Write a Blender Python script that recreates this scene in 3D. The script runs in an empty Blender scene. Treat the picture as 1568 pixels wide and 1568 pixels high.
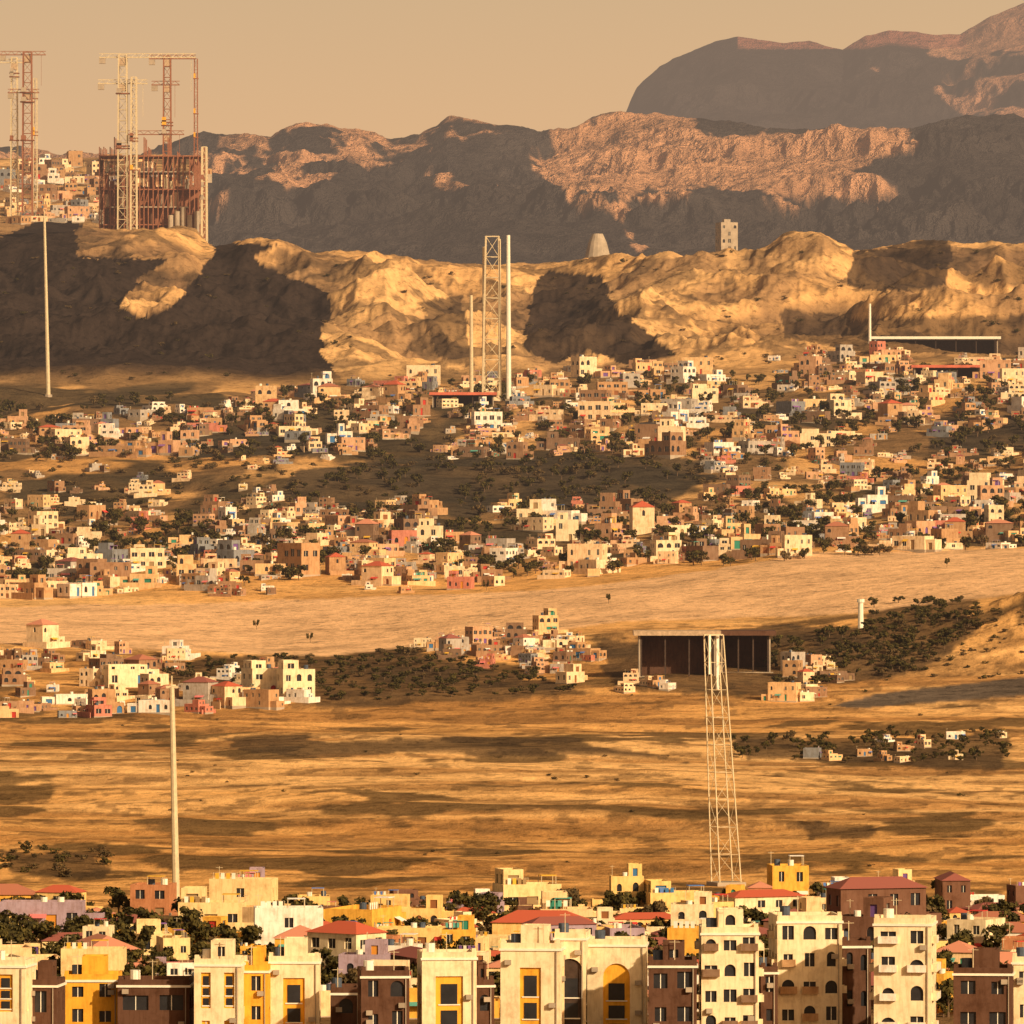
import bpy, math, random
import numpy as np
from mathutils import Vector
random.seed(7); np.random.seed(7)
scene=bpy.context.scene
F=11212.0; C0=784.0     # survey constants: bearing/elevation units per radian

# ------------------------------------------------------------------ noise
def _h(ix,iy,s):
    h=(ix.astype(np.int64)*374761393+iy.astype(np.int64)*668265263+s*1442695041)&0xffffffff
    h=((h^(h>>13))*1274126177)&0xffffffff
    h=h^(h>>16)
    return (h&0xffff)/65535.0
def vn(x,y,s=0):
    x=np.asarray(x,float);y=np.asarray(y,float)
    ix=np.floor(x);iy=np.floor(y);fx=x-ix;fy=y-iy
    fx=fx*fx*fx*(fx*(fx*6-15)+10);fy=fy*fy*fy*(fy*(fy*6-15)+10)
    a=_h(ix,iy,s);b=_h(ix+1,iy,s);c=_h(ix,iy+1,s);d=_h(ix+1,iy+1,s)
    return (a*(1-fx)+b*fx)*(1-fy)+(c*(1-fx)+d*fx)*fy
def fbm(x,y,s=0,o=4,g=0.5):
    t=0;a=1;n=0
    for i in range(o):
        t=t+a*vn(x,y,s+i*17);n+=a;a*=g
        x,y=(x*0.8-y*0.6)*2.03,(x*0.6+y*0.8)*2.03
    return t/n
def ridged(x,y,s=0,o=4,g=0.5):
    t=0;a=1;n=0
    for i in range(o):
        t=t+a*(1-np.abs(2*vn(x,y,s+i*13)-1));n+=a;a*=g
        x,y=(x*0.8-y*0.6)*2.03,(x*0.6+y*0.8)*2.03
    return t/n
def sstep(a,b,x):
    t=np.clip((x-a)/(b-a),0,1);return t*t*(3-2*t)
def inpoly(u,v,P):
    u=np.asarray(u);v=np.asarray(v);r=np.zeros(u.shape,bool);n=len(P)
    for i in range(n):
        x1,y1=P[i];x2,y2=P[(i+1)%n]
        if y1==y2: continue
        c=((y1>v)!=(y2>v))&(u<(x2-x1)*(v-y1)/(y2-y1)+x1)
        r^=c
    return r

# ------------------------------------------------------------------ terrain survey table
UK=np.array([-300,0,200,400,600,784,1000,1180,1400,1568,1900.])
def row(*a): return np.array(a,float)
uu=np.arange(-600,2201,10.)
def I(vals): return np.interp(uu,UK,row(*vals))
ridge=np.interp(uu,[-300,0,60,120,230,270,310,345,380,440,480,560,650,720,800,900,1000,1100,1165,1205,1262,1310,1380,1450,1568,1900],
                   [370,362,346,343,345,352,376,380,366,366,385,392,412,418,414,408,402,396,382,348,350,382,372,360,360,350])
def step(l,r,a=300,b=330): return np.interp(uu,[a,b],[l,r])
def vz(v,d): return -(v-C0)*d/F
rows=[]
for d,z in ((-600,-60),(300,-57),(600,-55)): rows.append((d,np.full(uu.shape,float(z))))
for d,v in ((700,1620),(780,1522),(870,1418),(900,1385),(1050,1270),(1200,1168),(1330,1090)):
    rows.append((d,vz(np.full(uu.shape,float(v)),d)))
for d,v in ((1440,(1020,1020,1020,1025,1025,1020,1010,1012,1000,985,980)),
            (1520,(1000,985,990,1000,990,968,952,948,922,905,900)),
            (1680,(935,925,922,918,905,895,880,860,848,842,835)),
            (1780,(885,882,880,874,868,862,850,838,832,828,820)),
            (1950,(800,800,800,795,800,795,785,780,775,770,765)),
            (2100,(740,742,740,738,735,730,725,722,715,712,705)),
            (2250,(680,680,680,678,675,672,665,660,655,650,640)),
            (2400,(620,620,618,618,612,606,600,592,584,578,570)),
            (2480,(600,597,594,592,588,583,578,570,560,553,545)),
            (2740,(480,480,482,488,492,495,490,478,470,465,460))):
    rows.append((d,vz(I(v),d)))
rows.append((3000,vz(ridge,3000)))
rows.append((3220,vz(step(362,440),3220)))
rows.append((3600,vz(step(285,470),3600)))
rows.append((4100,vz(step(240,480),4100)))
rows.append((4700,vz(step(300,480),4700)))
rows.append((6000,vz(I([430]*11),6000)))
rows.append((60000,rows[-1][1]))
RD=np.array([r[0] for r in rows],float);RZ=np.array([r[1] for r in rows])
dd=np.arange(-600,6600,10.)
T=np.array([np.interp(dd,RD,RZ[:,j]) for j in range(len(uu))]).T
k=np.exp(-0.5*(np.arange(-5,6)/2.0)**2);k/=k.sum()
Tp=np.pad(T,((5,5),(0,0)),mode='edge')
T=sum(k[i]*Tp[i:i+T.shape[0]] for i in range(11))
def H(x,y):
    x=np.asarray(x,float);y=np.asarray(y,float)
    x,y=np.broadcast_arrays(x,y)
    ys=np.maximum(y,300)
    u=C0+F*x/ys
    fi=np.clip((y+600)/10,0,len(dd)-1.001);fj=np.clip((u+600)/10,0,len(uu)-1.001)
    i=fi.astype(int);j=fj.astype(int);a=fi-i;b=fj-j
    z=(T[i,j]*(1-b)+T[i,j+1]*b)*(1-a)+(T[i+1,j]*(1-b)+T[i+1,j+1]*b)*a
    hill=sstep(2470,2640,y)*(1-0.55*sstep(2900,3000,y))*(1-sstep(3060,3200,y)*0.6)
    z=z+hill*((ridged(x/95,y/130,5,6,0.56)-0.62)*38)
    # scrub-covered knoll on the right of the near plain
    z=z+np.exp(-((x-112)/34)**2-((y-1455)/32)**2)*(6.5+(ridged(x/22,y/22,15,4)-.6)*6)
    des=sstep(890,960,y)*(1-sstep(1480,1540,y))
    z=z+des*((fbm(x/90,y/45,9,4)-0.5)*4.2+(ridged(x/40,y/30,3,4)-0.6)*1.1)
    tow=sstep(1660,1760,y)*(1-sstep(2440,2500,y))
    z=z+tow*((fbm(x/60,y/60,21,4)-0.5)*11.0)
    z=z+sstep(5000,6500,y)*(fbm(x/600,y/600,31,3)-0.5)*30
    return z

# ------------------------------------------------------------------ materials
def newmat(name):
    m=bpy.data.materials.new(name);m.use_nodes=True
    nt=m.node_tree;nt.nodes.clear()
    o=nt.nodes.new('ShaderNodeOutputMaterial');b=nt.nodes.new('ShaderNodeBsdfPrincipled')
    b.inputs['Roughness'].default_value=0.9
    b.inputs['Specular IOR Level'].default_value=0.15
    # aerial haze painted into every material as emission, stronger farther north (world position)
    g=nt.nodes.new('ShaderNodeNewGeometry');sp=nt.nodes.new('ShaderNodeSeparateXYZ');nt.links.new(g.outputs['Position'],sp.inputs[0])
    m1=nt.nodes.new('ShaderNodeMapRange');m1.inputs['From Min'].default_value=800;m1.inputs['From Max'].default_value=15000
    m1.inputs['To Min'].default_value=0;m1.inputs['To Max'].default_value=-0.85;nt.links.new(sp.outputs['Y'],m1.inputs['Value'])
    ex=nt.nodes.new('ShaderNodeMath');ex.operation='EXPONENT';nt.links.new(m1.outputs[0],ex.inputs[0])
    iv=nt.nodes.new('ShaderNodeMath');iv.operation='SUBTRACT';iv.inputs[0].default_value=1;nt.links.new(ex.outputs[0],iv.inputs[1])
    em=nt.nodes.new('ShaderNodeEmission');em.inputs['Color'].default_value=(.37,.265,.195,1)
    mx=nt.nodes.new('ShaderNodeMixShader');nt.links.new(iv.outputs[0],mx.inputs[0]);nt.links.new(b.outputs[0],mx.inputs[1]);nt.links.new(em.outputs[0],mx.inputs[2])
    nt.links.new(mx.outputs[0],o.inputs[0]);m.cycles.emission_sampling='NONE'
    return m,nt,b
def N(nt,t,**kw):
    n=nt.nodes.new(t)
    for k_,v_ in kw.items(): setattr(n,k_,v_)
    return n
def noise(nt,scale,detail=5,rough=0.6,obj=False,vec=None):
    n=N(nt,'ShaderNodeTexNoise');n.inputs['Scale'].default_value=scale;n.inputs['Detail'].default_value=detail;n.inputs['Roughness'].default_value=rough
    if vec is None:
        if obj: c=N(nt,'ShaderNodeTexCoord');vec=c.outputs['Object']
        else: g=N(nt,'ShaderNodeNewGeometry');vec=g.outputs['Position']
    nt.links.new(vec,n.inputs['Vector']);return n
def ramp(nt,src,stops,interp='LINEAR'):
    r=N(nt,'ShaderNodeValToRGB');r.color_ramp.interpolation=interp
    e=r.color_ramp.elements
    while len(e)<len(stops): e.new(0.5)
    for i,(p,c) in enumerate(stops):
        e[i].position=p;e[i].color=(c[0],c[1],c[2],1) if hasattr(c,'__len__') else (c,c,c,1)
    nt.links.new(src,r.inputs[0]);return r
def mul(nt,a,b,fac=1.0):
    m=N(nt,'ShaderNodeMix',data_type='RGBA',blend_type='MULTIPLY');m.inputs[0].default_value=fac
    nt.links.new(a,m.inputs[6]);nt.links.new(b,m.inputs[7]);return m.outputs[2]
def bump(nt,b,h,dist,strength=0.6):
    n=N(nt,'ShaderNodeBump');n.inputs['Distance'].default_value=dist;n.inputs['Strength'].default_value=strength
    nt.links.new(h,n.inputs['Height']);nt.links.new(n.outputs[0],b.inputs['Normal'])

def terrain_mat(name,s1,s2,bd,st=.8):
    m,nt,b=newmat(name)
    a=N(nt,'ShaderNodeAttribute');a.attribute_name='soil_and_shade'
    n1=noise(nt,s1,7,0.72);n2=noise(nt,s2,4,0.75)
    r1=ramp(nt,n1.outputs[0],[(0.3,0.58),(0.5,0.97),(0.7,1.15)])
    r2=ramp(nt,n2.outputs[0],[(0.34,0.5),(0.46,0.95),(0.7,1.12)])
    c=mul(nt,a.outputs['Color'],r1.outputs[0]);c=mul(nt,c,r2.outputs[0])
    nt.links.new(c,b.inputs['Base Color']);bump(nt,b,n1.outputs[0],bd,st)
    b.inputs['Specular IOR Level'].default_value=0.0
    return m
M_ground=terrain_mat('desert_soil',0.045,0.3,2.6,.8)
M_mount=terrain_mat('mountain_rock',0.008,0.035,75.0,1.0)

def wallmat(name,stops,dirt=1.0):
    m,nt,b=newmat(name)
    oi=N(nt,'ShaderNodeObjectInfo')
    r=ramp(nt,oi.outputs['Random'],stops,'CONSTANT')
    n1=noise(nt,0.7,5,0.7);r1=ramp(nt,n1.outputs[0],[(0.3,(0.62,0.55,0.48)),(0.5,(0.95,0.93,0.9)),(0.7,(1.05,1.05,1.05))])
    mp=N(nt,'ShaderNodeMapping');g=N(nt,'ShaderNodeNewGeometry');nt.links.new(g.outputs['Position'],mp.inputs[0]);mp.inputs['Scale'].default_value=(1,1,0.15)
    n2=noise(nt,2.5,3,0.7,vec=mp.outputs[0]);r2=ramp(nt,n2.outputs[0],[(0.35,(0.7,0.62,0.52)),(0.55,(1,1,1))])
    c=mul(nt,r.outputs[0],r1.outputs[0],dirt);c=mul(nt,c,r2.outputs[0],0.7*dirt)
    nt.links.new(c,b.inputs['Base Color']);bump(nt,b,n1.outputs[0],0.05)
    return m
W=[(0,(.88,.72,.48)),(.16,(.88,.6,.24)),(.28,(.88,.82,.74)),(.42,(.84,.46,.08)),(.54,(.84,.6,.34)),(.64,(.5,.22,.11)),(.72,(.88,.66,.34)),(.84,(.18,.09,.06)),(.93,(.4,.3,.38))]
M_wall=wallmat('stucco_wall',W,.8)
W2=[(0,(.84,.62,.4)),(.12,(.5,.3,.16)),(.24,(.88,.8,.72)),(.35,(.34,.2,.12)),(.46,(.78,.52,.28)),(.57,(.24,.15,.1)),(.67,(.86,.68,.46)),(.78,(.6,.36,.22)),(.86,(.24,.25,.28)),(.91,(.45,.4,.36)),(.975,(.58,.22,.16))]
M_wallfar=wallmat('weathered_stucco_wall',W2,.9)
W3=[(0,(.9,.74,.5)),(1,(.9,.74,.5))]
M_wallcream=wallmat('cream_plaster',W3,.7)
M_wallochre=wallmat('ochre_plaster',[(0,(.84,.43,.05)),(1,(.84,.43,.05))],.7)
M_brick=wallmat('dark_brown_plaster',[(0,(.12,.06,.04)),(1,(.12,.06,.04))],.9)
def flat(name,col,rough=0.85,var=0.35,sc=1.5,metal=0,spec=0.15):
    m,nt,b=newmat(name)
    n=noise(nt,sc,4,0.65);r=ramp(nt,n.outputs[0],[(0.3,[c*(1-var) for c in col]),(0.7,[min(1,c*(1+var*.5)) for c in col])])
    nt.links.new(r.outputs[0],b.inputs['Base Color']);b.inputs['Roughness'].default_value=rough;b.inputs['Metallic'].default_value=metal
    b.inputs['Specular IOR Level'].default_value=spec
    return m
M_roof=flat('flat_roof_screed',(.5,.36,.24))
M_glass=flat('dark_window',(.03,.03,.035),0.15,0.3,0.6,0,0.5)
M_dark=flat('shaded_interior',(.07,.045,.035))
def randcol(name,stops):
    m,nt,b=newmat(name);oi=N(nt,'ShaderNodeObjectInfo')
    r=ramp(nt,oi.outputs['Random'],stops,'CONSTANT')
    nt.links.new(r.outputs[0],b.inputs['Base Color']);return m
M_door=randcol('painted_door',[(0,(.25,.1,.04)),(.2,(.05,.16,.35)),(.35,(.45,.04,.03)),(.5,(.04,.22,.16)),(.6,(.3,.2,.1)),(.8,(.15,.08,.25)),(.9,(.6,.25,.04))])
M_cloth=randcol('awning_cloth',[(0,(.6,.06,.05)),(.2,(.1,.2,.5)),(.35,(.8,.75,.7)),(.5,(.1,.35,.3)),(.6,(.7,.4,.05)),(.8,(.25,.12,.35)),(.9,(.7,.2,.2))])
M_tile=randcol('pitched_roof_tile',[(0,(.5,.11,.06)),(.3,(.42,.16,.1)),(.5,(.6,.25,.16)),(.75,(.3,.1,.08))])
M_tank=flat('water_tank_plastic',(.08,.1,.14))
M_white=flat('white_paint',(.84,.78,.66),0.6,0.12)
M_steel=flat('galvanised_steel',(.64,.52,.34),0.5,0.2)
M_rust=flat('rusty_steel',(.3,.12,.07),0.7,0.3)
M_red=flat('red_roof_sheet',(.62,.16,.1),0.6,0.3,0.4)
M_conc=flat('concrete',(.42,.34,.26),0.9,0.3,0.3)
M_trunk=flat('bark',(.16,.1,.06))
def leafmat(name,c1,c2):
    m,nt,b=newmat(name)
    n=noise(nt,1.3,3,0.6);r=ramp(nt,n.outputs[0],[(0.35,c1),(0.65,c2)])
    nt.links.new(r.outputs[0],b.inputs['Base Color']);return m
M_leaf=leafmat('tree_foliage',(.02,.018,.009),(.11,.085,.022))
M_scrub=leafmat('dry_scrub_foliage',(.05,.035,.018),(.17,.11,.045))

# ------------------------------------------------------------------ mesh builder
class MB:
    def __init__(s): s.v=[];s.f=[];s.m=[];s.mats=[]
    def mi(s,mat):
        if mat not in s.mats: s.mats.append(mat)
        return s.mats.index(mat)
    def face(s,pts,mat):
        n=len(s.v);s.v.extend([tuple(p) for p in pts]);s.f.append(tuple(range(n,n+len(pts))));s.m.append(s.mi(mat))
    def box(s,x0,x1,y0,y1,z0,z1,mat,top=None):
        p=[(x0,y0,z0),(x1,y0,z0),(x1,y1,z0),(x0,y1,z0),(x0,y0,z1),(x1,y0,z1),(x1,y1,z1),(x0,y1,z1)]
        for q in ((0,1,5,4),(1,2,6,5),(2,3,7,6),(3,0,4,7),(3,2,1,0)): s.face([p[i] for i in q],mat)
        s.face([p[i] for i in (4,5,6,7)],top or mat)
    def beam(s,a,b,r,mat,r2=None):
        a=np.array(a,float);b=np.array(b,float);r2=r if r2 is None else r2
        d=b-a;d/=max(np.linalg.norm(d),1e-6)
        h=np.array((0,0,1.)) if abs(d[2])<0.9 else np.array((1.,0,0))
        e=np.cross(d,h);e/=np.linalg.norm(e);g=np.cross(d,e)
        c=[(1,1),(-1,1),(-1,-1),(1,-1)]
        A=[a+(e*i+g*j)*r*.7 for i,j in c];B=[b+(e*i+g*j)*r2*.7 for i,j in c]
        for i in range(4): s.face([A[i],A[(i+1)%4],B[(i+1)%4],B[i]],mat)
        s.face(B,mat);s.face(A[::-1],mat)
    def cyl(s,x,y,z0,z1,r0,r1,mat,n=12,cap=True):
        A=[(x+r0*math.cos(t*2*math.pi/n),y+r0*math.sin(t*2*math.pi/n),z0) for t in range(n)]
        B=[(x+r1*math.cos(t*2*math.pi/n),y+r1*math.sin(t*2*math.pi/n),z1) for t in range(n)]
        for i in range(n): s.face([A[i],A[(i+1)%n],B[(i+1)%n],B[i]],mat)
        if cap: s.face(B,mat)
    def facade(s,p0,p1,z0,z1,nx,ns,mat,rng,depth=0.22,pw=0.75,arch=0.15,door=False,ow=0.42,oh=0.5,pane=None,tall=False,rail=False):
        p0=np.array(p0,float);p1=np.array(p1,float);w=np.linalg.norm(p1-p0);e=(p1-p0)/w;nrm=np.array((e[1],-e[0]))
        cw=w/nx;ch=(z1-z0)/ns
        def P(a,z,dp=0): q=p0+e*a-nrm*dp;return (q[0],q[1],z)
        for i in range(nx):
            for j in range(ns):
                a0=i*cw;a1=a0+cw;b0=z0+j*ch;b1=b0+ch
                isdoor=door and j==0 and i==nx//2
                if not(isdoor or rng.random()<pw):
                    s.face([P(a0,b0),P(a1,b0),P(a1,b1),P(a0,b1)],mat);continue
                q=cw*(1-min(ow*rng.uniform(.8,1.15),.8))/2
                if tall: o0=b0+ch*.08;o1=b0+ch*.82
                else: o0=b0+ch*.3;o1=o0+ch*oh*rng.uniform(.8,1.1)
                if isdoor: o0=b0+0.02;o1=b0+min(2.3,ch*.8)
                c0=a0+q;c1=a1-q
                ar=rng.random()<arch
                s.face([P(a0,b0),P(c0,b0),P(c0,b1),P(a0,b1)],mat)
                s.face([P(c1,b0),P(a1,b0),P(a1,b1),P(c1,b1)],mat)
                s.face([P(c0,b0),P(c1,b0),P(c1,o0),P(c0,o0)],mat)
                if ar:
                    R=(c1-c0)/2;cz=min(o1,b1-.15)-R;cm=(c0+c1)/2
                    if cz<o0+.2: ar=False
                if ar:
                    K=10;pts=[(cm-R*math.cos(math.pi*t/K),cz+R*math.sin(math.pi*t/K)) for t in range(K+1)]
                    for t in range(K):
                        (x_,y_),(x2,y2)=pts[t],pts[t+1]
                        s.face([P(x_,y_),P(x2,y2),P(x2,b1),P(x_,b1)],mat)
                        s.face([P(x_,y_),P(x_,y_,depth),P(x2,y2,depth),P(x2,y2)],mat)
                    top=cz;outline=[(c0,o0),(c1,o0)]+pts[::-1]
                else:
                    s.face([P(c0,o1),P(c1,o1),P(c1,b1),P(c0,b1)],mat)
                    s.face([P(c0,o1),P(c0,o1,depth),P(c1,o1,depth),P(c1,o1)],mat)
                    top=o1;outline=[(c0,o0),(c1,o0),(c1,o1),(c0,o1)]
                s.face([P(c0,o0),P(c1,o0),P(c1,o0,depth),P(c0,o0,depth)],mat)
                s.face([P(c0,o0),P(c0,o0,depth),P(c0,top,depth),P(c0,top)],mat)
                s.face([P(c1,o0,depth),P(c1,o0),P(c1,top),P(c1,top,depth)],mat)
                s.face([P(a,z,depth) for a,z in outline],M_door if isdoor else (pane or M_glass))
                if tall and pane and (c1-c0)>.9:   # windows set in the recessed panel
                    m_=(c1-c0)*.2
                    for fr,hh in ((.08,.2),(.36,.2),(.64,.26)):
                        za=o0+(top-o0)*fr;zb_=za+(top-o0)*hh
                        s.face([P(c0+m_,za,depth-.06),P(c1-m_,za,depth-.06),P(c1-m_,zb_,depth-.06),P(c0+m_,zb_,depth-.06)],M_glass)
                        s.face([P(c0+m_*.5,za-.12,depth-.1),P(c1-m_*.5,za-.12,depth-.1),P(c1-m_*.5,za,depth-.1),P(c0+m_*.5,za,depth-.1)],M_white)
                elif not isdoor and not ar and (c1-c0)>0.7:
                    cm=(c0+c1)/2;t=.04
                    s.face([P(cm-t,o0,depth-.05),P(cm+t,o0,depth-.05),P(cm+t,o1,depth-.05),P(cm-t,o1,depth-.05)],M_white)
                if rail and j>0 and rng.random()<.5:
                    s.face([P(c0-.2,o0,-.5),P(c1+.2,o0,-.5),P(c1+.2,o0+.7,-.5),P(c0-.2,o0+.7,-.5)],M_wallfar)
                    s.face([P(c0-.2,o0,0),P(c0-.2,o0,-.5),P(c1+.2,o0,-.5),P(c1+.2,o0,0)],mat)
                    s.face([P(c0-.2,o0,0),P(c0-.2,o0+.7,0),P(c0-.2,o0+.7,-.5),P(c0-.2,o0,-.5)],mat)
                    s.face([P(c1+.2,o0,0),P(c1+.2,o0,-.5),P(c1+.2,o0+.7,-.5),P(c1+.2,o0+.7,0)],mat)
    def block(s,x0,x1,y0,y1,z0,z1,mat,rng,par=.5,cell=2.8,sh=3.0,roof=None,**kw):
        nx=max(1,round((x1-x0)/cell));ny=max(1,round((y1-y0)/cell));ns=max(1,round((z1-z0)/sh))
        kwd=dict(kw);dr=kwd.pop('door',True)
        s.facade((x0,y0),(x1,y0),z0,z1,nx,ns,mat,rng,door=dr,**kwd)
        s.facade((x1,y0),(x1,y1),z0,z1,ny,ns,mat,rng,**kwd)
        s.facade((x1,y1),(x0,y1),z0,z1,nx,ns,mat,rng,**kwd)
        s.facade((x0,y1),(x0,y0),z0,z1,ny,ns,mat,rng,**kwd)
        if roof:
            e=.3;xm=(x0+x1)/2;ym=(y0+y1)/2;rr=min(y1-y0,x1-x0)*.22;A=[(x0-e,y0-e,z1),(x1+e,y0-e,z1),(x1+e,y1+e,z1),(x0-e,y1+e,z1)]
            q=(y1-y0)/2*.9
            if x1-x0>y1-y0: r0_=(x0+q,ym,z1+rr);r1_=(x1-q,ym,z1+rr);s.face([A[0],A[1],r1_,r0_],roof);s.face([A[1],A[2],r1_],roof);s.face([A[2],A[3],r0_,r1_],roof);s.face([A[3],A[0],r0_],roof)
            else:
                for i in range(4): s.face([A[i],A[(i+1)%4],(xm,ym,z1+rr)],roof)
            s.face(A[::-1],M_conc);return
        t=.22;zp=z1+par
        o=[(x0,y0),(x1,y0),(x1,y1),(x0,y1)];i_=[(x0+t,y0+t),(x1-t,y0+t),(x1-t,y1-t),(x0+t,y1-t)]
        for q in range(4):
            a,b=o[q],o[(q+1)%4];c,d=i_[q],i_[(q+1)%4]
            s.face([(*a,z1),(*b,z1),(*b,zp),(*a,zp)],mat)
            s.face([(*a,zp),(*b,zp),(*d,zp),(*c,zp)],mat)
            s.face([(*d,z1),(*c,z1),(*c,zp),(*d,zp)],mat)
        s.face([(*p,z1) for p in i_],M_roof)
    def mesh(s,name):
        me=bpy.data.meshes.new(name);me.from_pydata(s.v,[],s.f)
        for m_ in s.mats: me.materials.append(m_)
        me.polygons.foreach_set('material_index',s.m);me.update();return me
def put(name,me,loc=(0,0,0),rz=0,sc=(1,1,1),parent=None):
    o=bpy.data.objects.new(name,me);scene.collection.objects.link(o);o.location=loc;o.rotation_euler=(0,0,rz);o.scale=sc
    if parent: o.parent=parent
    return o
def empty(name):
    o=bpy.data.objects.new(name,None);scene.collection.objects.link(o);return o

# ------------------------------------------------------------------ ground sheet
def gridmesh(name,X,Y,Z,col,mat):
    R_,C_=X.shape;me=bpy.data.meshes.new(name)
    me.vertices.add(R_*C_);co=np.stack([X,Y,Z],-1).reshape(-1).astype(np.float32);me.vertices.foreach_set('co',co)
    idx=np.arange(R_*C_).reshape(R_,C_)
    q=np.stack([idx[:-1,:-1],idx[:-1,1:],idx[1:,1:],idx[1:,:-1]],-1).reshape(-1).astype(np.int32)
    nf=len(q)//4;me.loops.add(len(q));me.loops.foreach_set('vertex_index',q)
    me.polygons.add(nf);me.polygons.foreach_set('loop_start',np.arange(nf,dtype=np.int32)*4)
    me.update(calc_edges=True)
    me.polygons.foreach_set('use_smooth',np.ones(nf,bool))
    at=me.color_attributes.new('soil_and_shade','FLOAT_COLOR','POINT')
    c=np.concatenate([col,np.ones(col.shape[:2]+(1,))],-1).reshape(-1).astype(np.float32);at.data.foreach_set('color',c)
    me.materials.append(mat);return put(name,me)
def mixc(c,mask,color):
    return c*(1-mask[...,None])+np.array(color)*mask[...,None]
def blur(mk,n=1):
    mk=mk.astype(float)
    for _ in range(n):
        p=np.pad(mk,1,mode='edge');mk=(p[:-2,1:-1]+p[2:,1:-1]+p[1:-1,:-2]+p[1:-1,2:]+2*mk)/6
    return mk
yr=np.concatenate([np.arange(-600,600,60),np.arange(600,3120,2.4),np.arange(3120,5000,12),np.geomspace(5000,60000,40)])
tc=np.concatenate([-np.geomspace(1.6,0.1,16),np.linspace(-0.095,0.095,860),np.geomspace(0.1,1.6,16)])
Y,TT=np.meshgrid(yr,tc,indexing='ij');X=TT*np.maximum(Y,300);Z=H(X,Y)
U=C0+F*TT;V=C0-F*Z/np.maximum(Y,300)
VG=V;YR=yr;TC=tc;ZG=Z
def locate(u,v,dmin=640,dmax=4300):
    j=int(np.argmin(np.abs(TC-(u-C0)/F)));i0=int(np.searchsorted(YR,dmin));i1=int(np.searchsorted(YR,dmax))
    c=VG[i0:i1,j]<=v;k=int(np.argmax(c))
    if not c[k]: return None
    d=float(YR[i0+k]);return ((u-C0)/F*d,d,float(ZG[i0+k,j]))
wu=(fbm(X/14,Y/22,41,4)-.5)*60;wv=(fbm(X/14,Y/22,51,4)-.5)*26
def pm(P,w=1.0,b=1): return blur(inpoly(U+wu*w,V+wv*w,P),b)
hillm=sstep(2460,2540,Y)
col=np.empty(X.shape+(3,));col[:]=(.86,.48,.18)
t1=fbm(X/160,Y/110,61,5)
col=mixc(col,sstep(.45,.62,t1)*.55,(.68,.34,.105))
col=mixc(col,sstep(.55,.4,t1)*.35,(.88,.56,.26))
# hills : gullies and scrub, then painted shadow regions
col=mixc(col,hillm*.6,(.68,.42,.20))
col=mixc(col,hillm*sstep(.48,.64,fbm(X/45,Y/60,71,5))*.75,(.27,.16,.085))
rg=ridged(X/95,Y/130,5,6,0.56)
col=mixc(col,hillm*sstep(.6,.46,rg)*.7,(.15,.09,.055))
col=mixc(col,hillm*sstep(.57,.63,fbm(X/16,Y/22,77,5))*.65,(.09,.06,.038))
HILL_SHADE=(.036,.025,.021)  # large hill shadows, painted into the ground colour as dark polygons
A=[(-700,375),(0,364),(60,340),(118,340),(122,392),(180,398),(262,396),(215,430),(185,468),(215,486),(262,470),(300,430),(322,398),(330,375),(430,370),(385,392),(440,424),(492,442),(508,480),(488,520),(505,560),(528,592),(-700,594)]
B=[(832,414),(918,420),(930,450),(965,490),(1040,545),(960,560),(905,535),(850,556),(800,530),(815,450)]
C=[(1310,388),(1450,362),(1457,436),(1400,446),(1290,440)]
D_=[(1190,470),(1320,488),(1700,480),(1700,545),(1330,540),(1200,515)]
for P,s_ in ((A,1),(B,.95),(C,.85),(D_,.75),([(640,462),(710,452),(722,560),(665,545)],.7)): col=mixc(col,pm(P,.4,0)*s_*hillm,HILL_SHADE)
notH=1-hillm
town=sstep(1740,1790,Y)*notH
col=mixc(col,town*.5,(.4,.22,.09))
col=mixc(col,town*sstep(.42,.54,fbm(X/22,Y/40,81,5))*.85,(.17,.105,.055))
col=mixc(col,town*sstep(.5,.58,fbm(X/40,Y/70,85,4))*.9,(.06,.048,.03))
for P in ([(440,722),(640,705),(870,698),(1080,700),(1090,730),(1000,775),(700,788),(440,772)],[(1430,642),(1700,620),(1700,690),(1440,690)],[(250,660),(520,665),(500,700),(260,700)],[(1120,620),(1300,615),(1320,650),(1150,660)]):
    col=mixc(col,pm(P)*.9*notH,(.06,.048,.034))
des=sstep(880,900,Y)*(1-sstep(1500,1530,Y))
st=fbm(X/70,Y/16,91,5)
col=mixc(col,des*sstep(.5,.62,st)*.7,(.42,.2,.065))
st2=fbm(X/28,Y/7,95,4)
col=mixc(col,des*sstep(.52,.64,st2)*.6,(.28,.145,.055))
col=mixc(col,des*sstep(.6,.66,fbm(X/20,Y/24,99,5))*.85,(.12,.075,.034))
col=mixc(col,des*sstep(.62,.7,fbm(X/4,Y/7,103,3))*.6,(.16,.09,.04))
for P in ([(240,1012),(620,1000),(800,1030),(900,1062),(700,1078),(500,1080),(250,1045)],[(900,985),(1200,950),(1330,962),(1340,930),(1480,920),(1500,950),(1400,1030),(1180,1064),(950,1062)],
          [(1180,1256),(1250,1256),(1345,1270),(1340,1280),(1240,1278)],[(1120,1135),(1540,1125),(1540,1175),(1130,1168)],[(330,1130),(860,1128),(980,1150),(1060,1170),(870,1160),(600,1145),(380,1160)],[(0,1298),(160,1305),(150,1345),(0,1335)]):
    col=mixc(col,pm(P)*.84*notH,(.085,.055,.032))
wash=pm([(-700,970),(0,930),(400,920),(860,903),(1100,872),(1250,847),(1600,840),(2200,830),(2200,895),(1568,908),(1300,940),(950,952),(640,992),(500,1006),(0,985),(-700,1000)],.25,2)*sstep(1488,1500,Y)
washc=np.array((.86,.53,.29))*(0.9+0.2*fbm(X/60,Y/12,111,4))[...,None]
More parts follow.
